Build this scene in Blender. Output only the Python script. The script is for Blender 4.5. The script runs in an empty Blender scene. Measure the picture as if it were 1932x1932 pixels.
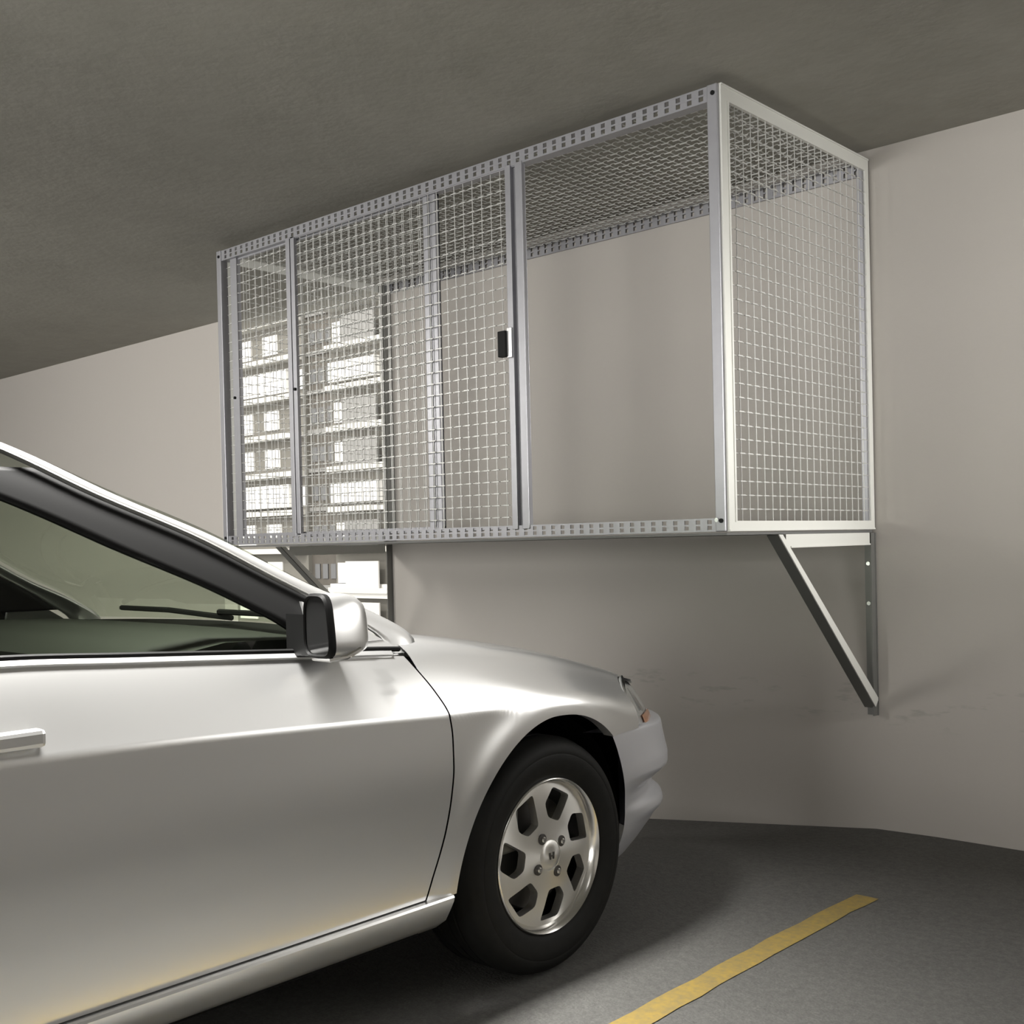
import bpy, bmesh, math, random
from mathutils import Vector, Matrix
random.seed(7)
S = bpy.context.scene
COL = S.collection

# ------------------------------------------------------------------ camera, world, lights, exposure
CAMZ = 1.131
YAW, PITCH, ROLL = -0.7431, -0.0117, -0.0227
f = Vector((math.sin(YAW) * math.cos(PITCH), math.cos(YAW) * math.cos(PITCH), math.sin(PITCH)))
r0 = Vector((math.cos(YAW), -math.sin(YAW), 0)); u0 = r0.cross(f)
r = math.cos(ROLL) * r0 + math.sin(ROLL) * u0
u = -math.sin(ROLL) * r0 + math.cos(ROLL) * u0
cd = bpy.data.cameras.new('camera'); cam = bpy.data.objects.new('camera', cd); COL.objects.link(cam)
cam.matrix_world = Matrix(((r.x, u.x, -f.x, 0), (r.y, u.y, -f.y, 0), (r.z, u.z, -f.z, CAMZ), (0, 0, 0, 1)))
cd.sensor_width = 36; cd.lens = 36 * 2147.43 / 1932; cd.shift_y = 84.18 / 1932; cd.clip_end = 400
cd.clip_start = 0.05
S.camera = cam

W = bpy.data.worlds.new('overcast_sky'); S.world = W; W.use_nodes = True
bg = W.node_tree.nodes['Background']
bg.inputs[0].default_value = (1.0, 0.98, 0.94, 1); bg.inputs[1].default_value = 4.4

S.view_settings.view_transform = 'Standard'
S.view_settings.look = 'None'
S.view_settings.gamma = 1
S.view_settings.exposure = 0.0
S.view_settings.use_curve_mapping = False


def look(o, tgt):
    o.rotation_euler = (Vector(tgt) - o.location).to_track_quat('-Z', 'Y').to_euler()


def area(name, loc, tgt, sx, sy, power, color=(1, 1, 1), spread=180):
    l = bpy.data.lights.new(name, 'AREA'); l.shape = 'RECTANGLE'; l.size = sx; l.size_y = sy
    l.energy = power; l.color = color; l.spread = math.radians(spread)
    o = bpy.data.objects.new(name, l); COL.objects.link(o); o.location = loc; look(o, tgt)
    return o


sun = bpy.data.lights.new('sun', 'SUN'); sun.energy = 2.0; sun.angle = math.radians(1); sun.color = (1, .97, .9)
so = bpy.data.objects.new('sun', sun); COL.objects.link(so); so.rotation_euler = (math.radians(52), 0, math.radians(18))
# daylight from the open side of the garage behind the camera
area('rear_daylight', (-3.8, -6.2, 1.3), (-3.4, 4, 1.5), 7.0, 1.8, 610, (1, .985, .955))
# ceiling lamp at left, plus unseen fills added to brighten car, floor and locker
area('fill_bay', (-2.15, 1.1, 2.6), (-2.15, 1.1, 0), 0.30, 0.9, 70, (1, .98, .94), 84)  # added overhead fill, brightens hood, fender and shoulder
area('fill_aisle', (-0.3, -0.6, 2.6), (-0.3, -0.6, 0), 0.4, 2.4, 8, (1, .98, .94), 120)  # added overhead fill for the floor beside the car
area('fill_side', (2.9, 3.75, 1.9), (-2, 3.85, 1.55), 0.5, 0.9, 11, (1, .985, .95), 36)  # added side fill, narrow so it brightens the locker end and misses the door
area('lamp_left', (-6.6, 0.2, 2.58), (-6.9, 2.4, 0.8), 0.5, 1.8, 150, (1, .97, .92))
# sky through an added opening, cut right of the frame for the shoulder highlight
pl = area('opening_portal', (.95, 4.36, 1.85), (.95, 0, 1.85), 4.3, 1.1, 1); pl.data.cycles.is_portal = True
pl = area('opening_portal', (-5.70, 4.36, 1.55), (-5.70, 0, 1.55), 1.6, 2.2, 1); pl.data.cycles.is_portal = True


# ------------------------------------------------------------------ materials
def mat(name, color, rough=.5, metal=0.0, coat=0.0, noise=None, bump=None, aniso=0, trans=0, alpha=1, spec=.5):
    m = bpy.data.materials.new(name); m.use_nodes = True
    nt = m.node_tree; b = nt.nodes['Principled BSDF']
    b.inputs['Base Color'].default_value = (*color, 1); b.inputs['Roughness'].default_value = rough
    b.inputs['Metallic'].default_value = metal; b.inputs['Coat Weight'].default_value = coat
    b.inputs['Coat Roughness'].default_value = .08
    b.inputs['Specular IOR Level'].default_value = spec
    b.inputs['Transmission Weight'].default_value = trans
    if aniso:
        b.inputs['Anisotropic'].default_value = aniso
        t = nt.nodes.new('ShaderNodeTangent'); t.direction_type = 'RADIAL'; t.axis = 'X'
        nt.links.new(t.outputs[0], b.inputs['Tangent'])
    tc = nt.nodes.new('ShaderNodeTexCoord')
    if noise:
        mix = None
        src = None
        for (sc, det, amt, col) in noise:
            n = nt.nodes.new('ShaderNodeTexNoise'); n.inputs['Scale'].default_value = sc; n.inputs['Detail'].default_value = det
            n.inputs['Roughness'].default_value = .6
            nt.links.new(tc.outputs['Object'], n.inputs['Vector'])
            rp = nt.nodes.new('ShaderNodeMapRange'); rp.inputs[1].default_value = .35; rp.inputs[2].default_value = .7
            rp.inputs[3].default_value = 0; rp.inputs[4].default_value = amt
            nt.links.new(n.outputs[0], rp.inputs[0])
            mx = nt.nodes.new('ShaderNodeMix'); mx.data_type = 'RGBA'
            nt.links.new(rp.outputs[0], mx.inputs[0])
            if src is None: mx.inputs[6].default_value = (*color, 1)
            else: nt.links.new(src, mx.inputs[6])
            mx.inputs[7].default_value = (*col, 1); src = mx.outputs[2]
        nt.links.new(src, b.inputs['Base Color'])
    if bump:
        n = nt.nodes.new('ShaderNodeTexNoise'); n.inputs['Scale'].default_value = bump[0]; n.inputs['Detail'].default_value = 6
        nt.links.new(tc.outputs['Object'], n.inputs['Vector'])
        bp = nt.nodes.new('ShaderNodeBump'); bp.inputs['Strength'].default_value = bump[1]; bp.inputs['Distance'].default_value = .01
        nt.links.new(n.outputs[0], bp.inputs['Height']); nt.links.new(bp.outputs[0], b.inputs['Normal'])
    return m


def add_scuffs(m):
    nt = m.node_tree; b = nt.nodes['Principled BSDF']; src = b.inputs['Base Color'].links[0].from_socket
    tc = nt.nodes.new('ShaderNodeTexCoord'); sx = nt.nodes.new('ShaderNodeSeparateXYZ'); nt.links.new(tc.outputs['Object'], sx.inputs[0])
    band = nt.nodes.new('ShaderNodeMapRange'); band.interpolation_type = 'SMOOTHSTEP'
    ab = nt.nodes.new('ShaderNodeMath'); ab.operation = 'SUBTRACT'; ab.inputs[1].default_value = .47; nt.links.new(sx.outputs[2], ab.inputs[0])
    a2 = nt.nodes.new('ShaderNodeMath'); a2.operation = 'ABSOLUTE'; nt.links.new(ab.outputs[0], a2.inputs[0])
    nt.links.new(a2.outputs[0], band.inputs[0]); band.inputs[1].default_value = .02; band.inputs[2].default_value = .13; band.inputs[3].default_value = .5; band.inputs[4].default_value = 0
    mp = nt.nodes.new('ShaderNodeMapping'); mp.inputs['Scale'].default_value = (9, 9, 34); nt.links.new(tc.outputs['Object'], mp.inputs[0])
    n = nt.nodes.new('ShaderNodeTexNoise'); n.inputs['Scale'].default_value = 1; n.inputs['Detail'].default_value = 5; nt.links.new(mp.outputs[0], n.inputs['Vector'])
    r_ = nt.nodes.new('ShaderNodeMapRange'); r_.inputs[1].default_value = .58; r_.inputs[2].default_value = .70; nt.links.new(n.outputs[0], r_.inputs[0])
    mu = nt.nodes.new('ShaderNodeMath'); mu.operation = 'MULTIPLY'; nt.links.new(r_.outputs[0], mu.inputs[0]); nt.links.new(band.outputs[0], mu.inputs[1])
    mx = nt.nodes.new('ShaderNodeMix'); mx.data_type = 'RGBA'; nt.links.new(mu.outputs[0], mx.inputs[0]); nt.links.new(src, mx.inputs[6]); mx.inputs[7].default_value = (.30, .29, .26, 1)
    nt.links.new(mx.outputs[2], b.inputs['Base Color'])


def glass_mat(name, tint, mixf):
    m = bpy.data.materials.new(name); m.use_nodes = True; nt = m.node_tree
    nt.nodes.remove(nt.nodes['Principled BSDF'])
    t = nt.nodes.new('ShaderNodeBsdfTransparent'); t.inputs[0].default_value = (*tint, 1)
    g = nt.nodes.new('ShaderNodeBsdfGlossy'); g.inputs['Roughness'].default_value = .03
    fr = nt.nodes.new('ShaderNodeLayerWeight'); fr.inputs[0].default_value = .5
    pw = nt.nodes.new('ShaderNodeMath'); pw.operation = 'POWER'; pw.inputs[1].default_value = 4.5
    nt.links.new(fr.outputs['Facing'], pw.inputs[0])
    mul = nt.nodes.new('ShaderNodeMath'); mul.operation = 'MULTIPLY_ADD'; mul.inputs[1].default_value = .75 * mixf; mul.inputs[2].default_value = .04
    nt.links.new(pw.outputs[0], mul.inputs[0])
    mx = nt.nodes.new('ShaderNodeMixShader')
    nt.links.new(mul.outputs[0], mx.inputs[0]); nt.links.new(t.outputs[0], mx.inputs[1]); nt.links.new(g.outputs[0], mx.inputs[2])
    nt.links.new(mx.outputs[0], nt.nodes['Material Output'].inputs[0])
    return m


M = dict(
    wall=mat('painted_wall', (.48, .452, .418), .75, noise=[(1.1, 3, .25, (.45, .424, .392)), (30, 4, .10, (.44, .41, .38))], bump=(60, .05)),
    ceiling=mat('ceiling_concrete', (.30, .288, .25), .85, noise=[(1.7, 6, .6, (.22, .212, .182)), (9, 8, .35, (.35, .338, .30))], bump=(25, .2)),
    floor=mat('asphalt_floor', (.125, .123, .116), .85, noise=[(2.2, 5, .6, (.085, .083, .078)), (45, 6, .6, (.20, .197, .185)), (140, 3, .5, (.06, .06, .056))], bump=(120, .4)),
    street=mat('street_asphalt', (.07, .07, .068), .9, noise=[(.3, 4, .5, (.10, .10, .095))]),
    yellow=mat('yellow_road_paint', (.38, .26, .055), .75, noise=[(14, 6, .75, (.27, .20, .07)), (60, 4, .55, (.17, .15, .09))]),
    stain=mat('wall_scuff', (.30, .28, .25), .8),
    galv=mat('galvanized_steel', (.36, .36, .38), .42, .7, noise=[(18, 3, .35, (.30, .30, .32))]),
    alu=mat('side_lit_zinc', (.72, .72, .68), .45, .25, noise=[(14, 3, .25, (.72, .72, .68))]),  # side light put into the colour, paler than the galvanized front
    wire=mat('zinc_wire', (.56, .56, .54), .42, .4),
    sheet=mat('dark_sheet_steel', (.16, .16, .155), .6, .5),
    strut=mat('grey_and_shaded_steel', (.20, .20, .19), .5, .6),  # also the shade tone of the left rear post and brace flange
    bolt=mat('bright_bolt', (.75, .75, .76), .25, .9),
    black=mat('black_plastic', (.008, .008, .008), .55, spec=.15),
    blackrub=mat('black_rubber', (.008, .008, .0075), .65, noise=[(40, 3, .5, (.013, .013, .012))], spec=.25),
    paint=mat('silver_car_paint', (.76, .76, .755), .28, .78, coat=.35),
    bumper=mat('silver_bumper_paint', (.78, .79, .84), .36, .65, coat=.3),
    void=mat('dark_underside', (.006, .006, .006), .9, spec=.1),
    rim=mat('machined_alloy', (.80, .79, .76), .36, .85, aniso=.85),
    rimlip=mat('polished_alloy_lip', (.78, .77, .75), .2, 1.0),
    disc=mat('brake_steel', (.10, .095, .09), .5, .7),
    chrome=mat('chrome', (.85, .85, .85), .08, 1.0),
    lens=mat('headlight_lens', (.62, .63, .62), .12, .35, coat=1),
    amber=mat('amber_lens', (.55, .24, .11), .2, coat=.8),
    red=mat('red_lens', (.35, .02, .02), .2, coat=.8),
    cloth=mat('dark_seat_cloth', (.035, .035, .035), .9),
    dash=mat('dark_dashboard', (.009, .010, .008), .7, spec=.2),
    glass=glass_mat('tinted_car_glass', (.80, .85, .76), 1.0),
    mirror=mat('mirror_glass', (.03, .03, .03), .05, .3),
    facade=mat('facade_render', (.10, .094, .08), .9, noise=[(.4, 3, .4, (.08, .075, .064))]),
    brick=mat('facade_brick', (.045, .04, .032), .9, noise=[(.8, 4, .5, (.07, .06, .05))]),
    slab=mat('balcony_slab', (.33, .32, .29), .8),
    bright=mat('white_panel_sky_glare', (.55, .54, .51), .6),  # on windows the white stands in for glare of the sky
    rail=mat('balcony_screen', (.125, .122, .115), .7),
    lightrail=mat('overlit_balcony_screen', (.32, .31, .29), .7),  # paler copy for the lower floors, overexposure put into the colour
    dkwin=mat('dark_window_glass', (.03, .03, .03), .3),
)


add_scuffs(M['wall'])


# ------------------------------------------------------------------ mesh helpers
class MB:
    def __init__(s):
        s.v = []; s.f = []

    def add(s, vs, fs):
        o = len(s.v); s.v += [tuple(v) for v in vs]; s.f += [tuple(i + o for i in q) for q in fs]

    def box(s, a, b):
        (x0, y0, z0), (x1, y1, z1) = [[min(p, q) for p, q in zip(a, b)], [max(p, q) for p, q in zip(a, b)]]
        s.add([(x0, y0, z0), (x1, y0, z0), (x1, y1, z0), (x0, y1, z0), (x0, y0, z1), (x1, y0, z1), (x1, y1, z1), (x0, y1, z1)],
              [(0, 3, 2, 1), (4, 5, 6, 7), (0, 1, 5, 4), (1, 2, 6, 5), (2, 3, 7, 6), (3, 0, 4, 7)])

    def bar(s, p, q, w, h, up=(0, 0, 1)):
        """rectangular bar between two points: w sideways, h along up"""
        p, q = Vector(p), Vector(q); d = (q - p).normalized(); sd = d.cross(Vector(up)).normalized(); un = sd.cross(d)
        vs = []
        for c in (p, q):
            for a, b in ((-1, -1), (1, -1), (1, 1), (-1, 1)): vs.append(c + sd * (a * w / 2) + un * (b * h / 2))
        s.add(vs, [(3, 2, 1, 0), (4, 5, 6, 7), (0, 1, 5, 4), (1, 2, 6, 5), (2, 3, 7, 6), (3, 0, 4, 7)])

    def tube(s, pts, rad, n=8, closed=False, up=(0, 0, 1)):
        pts = [Vector(p) for p in pts]; N = len(pts); vs = []
        for i, p in enumerate(pts):
            a = pts[i - 1] if (i > 0 or closed) else p
            b = pts[(i + 1) % N] if (i < N - 1 or closed) else p
            d = (b - a).normalized(); ref = Vector(up)
            if abs(d.dot(ref)) > .98: ref = Vector((1, 0, 0))
            sd = d.cross(ref).normalized(); un = sd.cross(d)
            R = rad[i] if isinstance(rad, (list, tuple)) else rad
            for k in range(n):
                t = 2 * math.pi * (k + .5) / n
                vs.append(p + sd * math.cos(t) * R + un * math.sin(t) * R)
        fs = []
        for i in range(N if closed else N - 1):
            j = (i + 1) % N
            for k in range(n): fs.append((i * n + k, i * n + (k + 1) % n, j * n + (k + 1) % n, j * n + k))
        if not closed: fs += [tuple(range(n - 1, -1, -1)), tuple((N - 1) * n + k for k in range(n))]
        s.add(vs, fs)

    def grid(s, rows, closed=False):
        n = len(rows[0]); vs = [p for rw in rows for p in rw]; fs = []
        for i in range(len(rows) - 1):
            for k in range(n if closed else n - 1):
                fs.append((i * n + k, i * n + (k + 1) % n, (i + 1) * n + (k + 1) % n, (i + 1) * n + k))
        s.add(vs, fs)

    def poly(s, pts):
        s.add(pts, [tuple(range(len(pts)))])

    def prism(s, pts, d):
        """polygon pts extruded by vector d"""
        n = len(pts); d = Vector(d)
        vs = [Vector(p) for p in pts] + [Vector(p) + d for p in pts]
        s.add(vs, [tuple(range(n - 1, -1, -1)), tuple(range(n, 2 * n))] + [(i, (i + 1) % n, n + (i + 1) % n, n + i) for i in range(n)])

    def lathe(s, prof, c, axis='X', n=64):
        """profile of (radius, offset along axis)"""
        rows = []
        for rr, o in prof:
            row = []
            for k in range(n):
                t = 2 * math.pi * k / n
                if axis == 'X': row.append((c[0] + o, c[1] + rr * math.cos(t), c[2] + rr * math.sin(t)))
                else: row.append((c[0] + rr * math.cos(t), c[1] + rr * math.sin(t), c[2] + o))
            rows.append(row)
        s.grid(rows, True)


def obj(name, mb, m, parent=None, base=(0, 0, 0), smooth=False, sub=0, bevel=0, solid=0, angle=35, cyc=None):
    me = bpy.data.meshes.new(name)
    b = Vector(base)
    me.from_pydata([tuple(Vector(v) - b) for v in mb.v], [], mb.f)
    bm = bmesh.new(); bm.from_mesh(me)
    bmesh.ops.remove_doubles(bm, verts=bm.verts, dist=1e-5)
    bmesh.ops.recalc_face_normals(bm, faces=bm.faces)
    if bevel: bmesh.ops.bevel(bm, geom=[e for e in bm.edges], offset=bevel, segments=2, affect='EDGES', profile=.5)
    bm.to_mesh(me); bm.free()
    me.materials.append(M[m] if isinstance(m, str) else m)
    if smooth:
        for p in me.polygons: p.use_smooth = True
        if angle < 180: me.set_sharp_from_angle(angle=math.radians(angle))
    o = bpy.data.objects.new(name, me); COL.objects.link(o)
    if parent is not None: o.parent = parent
    else: o.location = b
    if solid:
        md = o.modifiers.new('thickness', 'SOLIDIFY'); md.thickness = solid; md.offset = -1
    if sub:
        md = o.modifiers.new('subdivision', 'SUBSURF'); md.levels = sub; md.render_levels = sub
    return o


def tag(o, label, cat, group=None, kind=None):
    o['label'] = label; o['category'] = cat
    if group: o['group'] = group
    if kind: o['kind'] = kind
    return o


def thing(name, label, cat, loc, group=None):
    o = bpy.data.objects.new(name, None); COL.objects.link(o); o.location = loc; o.empty_display_size = .2
    return tag(o, label, cat, group)


def struct(name, mb, m, **k):
    o = obj(name, mb, m, **k); o['kind'] = 'structure'; return o


def mono(tab, x):
    """monotone cubic through a table of (x, value) or (x, tuple)"""
    if isinstance(tab[0][1], tuple):
        return tuple(mono([(a, b[i]) for a, b in tab], x) for i in range(len(tab[0][1])))
    n = len(tab)
    if x <= tab[0][0]: return tab[0][1]
    if x >= tab[-1][0]: return tab[-1][1]
    i = 0
    while tab[i + 1][0] < x: i += 1
    sl = [(tab[k + 1][1] - tab[k][1]) / (tab[k + 1][0] - tab[k][0]) for k in range(n - 1)]

    def tg(k):
        if k == 0: return sl[0]
        if k == n - 1: return sl[-1]
        a, b = sl[k - 1], sl[k]
        return 0 if a * b <= 0 else 2 * a * b / (a + b)
    h = tab[i + 1][0] - tab[i][0]; t = (x - tab[i][0]) / h
    return ((2 * t ** 3 - 3 * t * t + 1) * tab[i][1] + (t ** 3 - 2 * t * t + t) * h * tg(i)
            + (-2 * t ** 3 + 3 * t * t) * tab[i + 1][1] + (t ** 3 - t * t) * h * tg(i + 1))


# ------------------------------------------------------------------ the setting
WY = 4.2754            # face of the back wall
CZ = 2.6425            # ceiling
RX0, RX1, RZ0, RZ1 = -1.22, 2.95, 1.32, 2.25  # added opening out of frame, gives the car shoulder its bright reflection
OX0, OX1, OSILL = -6.53, -4.895, 0.45     # opening in the back wall


def floor_z(x, y):
    t = min(1, max(0, (y - 3.0) / (WY - 3.0))); t = t * t * (3 - 2 * t)
    d = .028 + .111 * min(2.4, max(0, -1.95 - x))
    return -d * t


mb = MB(); rows = []
xs = [-14 + 17 * i / 68 for i in range(69)]; ys = [-7, -3, 0, 2, 2.8] + [3 + (WY + .1 - 3) * i / 14 for i in range(15)]
for y in ys: rows.append([(x, y, floor_z(x, y)) for x in xs])
mb.grid(rows)
struct('floor', mb, 'floor', smooth=True)
mb = MB(); mb.box((-14.2, -7.2, CZ), (3.2, WY + .3, CZ + .3)); struct('ceiling', mb, 'ceiling')
mb = MB()
mb.box((-14.2, WY, -.6), (OX0, WY + .10, CZ)); mb.box((OX1, WY, -.6), (RX0, WY + .10, CZ)); mb.box((RX0, WY, -.6), (RX1, WY + .10, RZ0)); mb.box((RX0, WY, RZ1), (RX1, WY + .10, CZ)); mb.box((RX1, WY, -.6), (3.2, WY + .10, CZ)); mb.box((OX0, WY, -.6), (OX1, WY + .10, OSILL))
struct('wall_back', mb, 'wall')
mb = MB(); mb.box((-14.2, -7, -.6), (-14, WY + .2, CZ)); struct('wall_left', mb, 'wall')
mb = MB(); mb.box((3, -7, -.6), (3.2, WY + .2, CZ)); struct('wall_right', mb, 'wall')
mb = MB(); mb.box((-14.2, -7.2, -.6), (3.2, -7, CZ)); struct('wall_front', mb, 'wall')

# yellow bay line painted on the asphalt
mb = MB(); rows = []
for i in range(60):
    y = -2.0 + i * (3.36 + 2.0) / 59
    j = [random.uniform(-.004, .004) for _ in range(2)]
    rows.append([(-1.645 + j[0], y, floor_z(-1.6, y) + .0025), (-1.607, y, floor_z(-1.6, y) + .003), (-1.570 + j[1], y, floor_z(-1.6, y) + .0025)])
mb.grid(rows)
tag(obj('parking_line', mb, 'yellow', base=(-1.607, .7, .0)), 'worn yellow parking bay line painted on the asphalt beside the silver car', 'road marking')

mb = MB(); mb.box((-160, 6, -14.4), (120, 160, -14)); struct('ground', mb, 'street')

# ------------------------------------------------------------------ apartment block beyond the opening
FY = 53.0
blk = thing('apartment_building', 'sunlit apartment block with many balconies seen through the opening in the wall', 'building', (-68, FY, -14))
mb = MB(); mb.box((-100, FY, -14), (-69.6, FY + 10, 34)); mb.box((-66.3, FY, -14), (-40, FY + 10, 34)); mb.box((-69.6, FY + .8, -14), (-66.3, FY + 10, 34))
obj('wall', mb, 'facade', blk, (-68, FY, -14))
mb = MB(); mb.box((-69.6, FY + .35, -14), (-66.3, FY + .8, 34)); obj('stair_panel', mb, 'brick', blk, (-68, FY, -14))


def bpart(name, a, b, m):
    q = MB(); q.box(a, b); return obj(name, q, m, blk, (-68, FY, -14))


for k in range(-2, 8):
    z0 = 1.14 + 2.93 * k
    wide = k in (1, 4)
    bpart('balcony_slab', (-84, FY - .9, z0 - .42), (-69.7, FY, z0 - .02), 'slab')
    bpart('balcony_slab', (-66.2, FY - .9, z0 - .38), (-58.5, FY, z0), 'slab')
    bpart('stair_landing', (-69.7, FY + .2, z0 - .2), (-66.2, FY + .35, z0 + .1), 'rail')
    zz = (z0 + .3, z0 + 1.78)
    if k == -1:
        bpart('balcony_panel', (-66.4, FY - .5, z0 - .75), (-58.5, FY - .02, z0 + .25), 'bright')
    if wide:
        bpart('balcony_panel', (-81, FY - .5, z0 + .18), (-71.2, FY - .02, z0 + 1.95), 'bright')
        bpart('window', (-70.4, FY - .1, zz[0]), (-69.6, FY + .02, zz[1]), 'bright')
        bpart('balcony_panel', (-66.1, FY - .5, zz[0]), (-60.9, FY - .02, zz[1] - .05), 'bright')
    else:
        bpart('window', (-80.6, FY - .1, zz[0]), (-79.4, FY + .02, zz[1]), 'bright')  # panes painted white as sky glare
        bpart('window', (-78.6, FY - .1, zz[0]), (-76.2, FY + .02, zz[1] + .1), 'bright')
        bpart('window', (-74.7, FY - .1, zz[0] + .1), (-72.8, FY + .02, zz[1] + .1), 'bright')
        bpart('window', (-66.0, FY - .1, zz[0]), (-64.5, FY + .02, zz[1]), 'bright')
        bpart('balcony_screen', (-64.2, FY - .85, z0), (-60.6, FY - .75, z0 + 1.9), 'rail' if k >= 0 else 'lightrail')
    for i in range(3):
        bpart('stair_window', (-69.2 + i * .95, FY + .28, z0 + .6), (-68.6 + i * .95, FY + .36, z0 + 1.7), 'dkwin')

# ------------------------------------------------------------------ wall-mounted wire storage locker
XR, XL, YF, ZB, ZT = -1.978, -4.868, 3.1875, 1.154, 2.604
BASE = ((XR + XL) / 2, (YF + WY) / 2, ZB)
lock = thing('storage_locker', 'galvanized wire mesh storage locker mounted on the wall above the car hood', 'storage locker', BASE)


def L(name, mb, m='galv', parent=None, **k):
    return obj(name, mb, m, parent if parent is not None else lock, BASE, **k)


def wire_mesh(mb, o, uv, vv, nv, U, V, pu=.050, pv=.046, rad=.0019):
    """woven wire: straight wires along v, crimped wires along u standing proud at every crossing"""
    o, uv, vv, nv = Vector(o), Vector(uv), Vector(vv), Vector(nv)
    nu = int(U / pu); nvv = int(V / pv); ou = (U - (nu - 1) * pu) / 2; ov = (V - (nvv - 1) * pv) / 2
    for i in range(nu):
        a = o + uv * (ou + i * pu); mb.bar(a, a + vv * V, rad * 1.3, rad * 1.3, nv)
    for j in range(nvv):
        b = o + vv * (ov + j * pv); c = [b]; rr = [rad * .7]
        for i in range(nu):
            t = ou + i * pu
            for a_, h_, r_ in ((-.36, -.2, .7), (-.28, 2.2, 1.5), (.28, 2.2, 1.5), (.36, -.2, .7)):
                c.append(b + uv * (t + a_ * pu) + nv * rad * h_); rr.append(rad * r_)
        c.append(b + uv * U); rr.append(rad * .7)
        mb.tube(c, rr, 4, up=nv)


def slotted_rail(mb, x0, x1, y, z0, z1, depth, pitch=.045):
    """channel with two rows of square slots on its front"""
    h = z1 - z0; t = .004
    bars = ((0, .14), (.45, .57), (.88, 1))
    for a, b in bars: mb.box((x0, y, z0 + h * a), (x1, y + t, z0 + h * b))
    n = int((x1 - x0) / pitch)
    for i in range(n + 1):
        x = x0 + i * pitch
        for (a, b), (c, d) in zip(bars, bars[1:]): mb.box((x, y + .0005, z0 + h * b), (min(x + pitch * .62, x1), y + t, z0 + h * c))
    mb.box((x0, y + t, z0), (x1, y + depth, z0 + t)); mb.box((x0, y + t, z1 - t), (x1, y + depth, z1))


PW = .046
for (x0, x1) in ((XR - PW, XR - .008), (XL, XL + .038)):
    m_ = MB(); m_.box((x0, YF, ZB), (x1, YF + .04, ZT)); p = L('corner_post', m_, bevel=.003)
    for z in (ZB + .035, ZT - .03):
        q = MB(); q.tube([((x0 + x1) / 2 + .004, YF - .004, z), ((x0 + x1) / 2 + .004, YF + .004, z)], .0075, 10); L('bolt_hole', q, 'black', p)
    if x0 > -3:
        q = MB(); q.tube([(x0 + .008, YF - .006, ZB + .038), (x0 + .008, YF + .002, ZB + .038)], .007, 10); L('rivet', q, 'bolt', p)
for (x0, x1) in ((XR - .05, XR - .008), (XL, XL + .06)):
    m_ = MB(); m_.box((x0, WY - .006, ZB), (x1, WY - .001, ZT)); m_.box((x1 - .006, WY - .05, ZB), (x1, WY - .006, ZT)); L('rear_post', m_, 'strut' if x0 < -3 else 'galv')  # left post takes a darker colour as its shade
m_ = MB(); slotted_rail(m_, XL + .038, XR - PW, YF + .004, ZT - .052, ZT - .002, .045); L('top_rail', m_)
m_ = MB(); slotted_rail(m_, XL + .038, XR - PW, YF + .004, ZB, ZB + .044, .045); L('bottom_rail', m_)
m_ = MB(); slotted_rail(m_, XL + .06, XR - .05, WY - .012, ZT - .06, ZT - .002, .008); L('rear_rail', m_)
# top of wire mesh
m_ = MB(); wire_mesh(m_, (XL + .04, YF + .05, ZT - .014), (1, 0, 0), (0, 1, 0), (0, 0, -1), XR - XL - .09, WY - YF - .065); L('top_mesh', m_, 'wire')
# sheet floor
m_ = MB(); m_.box((XL + .02, YF + .01, ZB - .012), (XR - .01, WY - .01, ZB - .004)); L('floor_sheet', m_, 'sheet')


def side_panel(x, n):
    fr = MB(); t = .012 * n; y0, y1 = YF + .042, WY - .008
    if n > 0: y0 = YF + .012
    fr.box((x, y0, ZB + .034), (x - t, y0 + .045, ZT - .05)); fr.box((x, y1 - .030, ZB + .034), (x - t, y1, ZT - .05))
    fr.box((x, y0, ZB), (x - t, y1, ZB + .034)); fr.box((x, y0, ZT - .05), (x - t, y1, ZT))
    # folded lips of the channel frame
    fr.box((x + .003 * n, y0, ZB), (x, y1, ZB + .006)); fr.box((x + .003 * n, y0 + .036, ZB + .03), (x, y0 + .045, ZT - .05))
    fr.box((x + .003 * n, y0, ZT - .006), (x, y1, ZT))
    s = L('side_frame', fr, 'alu')
    q = MB(); wire_mesh(q, (x - t * .55, y0 + .045, ZB + .034), (0, 1, 0), (0, 0, 1), (1, 0, 0), y1 - y0 - .075, ZT - ZB - .084); L('wire_mesh', q, 'wire', s)


side_panel(XR, 1); side_panel(XL, -1)
# fixed front panel (left half)
xa, xb = -4.782, -3.329
m_ = MB()
m_.box((xa, YF + .022, ZB + .044), (xa + .052, YF + .045, ZT - .052))
m_.box((xb - .072, YF + .022, ZB + .044), (xb - .045, YF + .045, ZT - .052)); m_.box((xb - .032, YF + .022, ZB + .044), (xb, YF + .045, ZT - .052))
m_.box((xb - .072, YF + .040, ZB + .044), (xb, YF + .045, ZT - .052))
for z in (ZB + .044, ZT - .060): m_.box((xa, YF + .030, z), (xb, YF + .045, z + .008))
fx = L('front_panel', m_)
q = MB(); wire_mesh(q, (XL + .04, YF + .032, ZB + .044), (1, 0, 0), (0, 0, 1), (0, -1, 0), xb - .07 - XL - .04, ZT - ZB - .096); L('wire_mesh', q, 'wire', fx)
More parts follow.
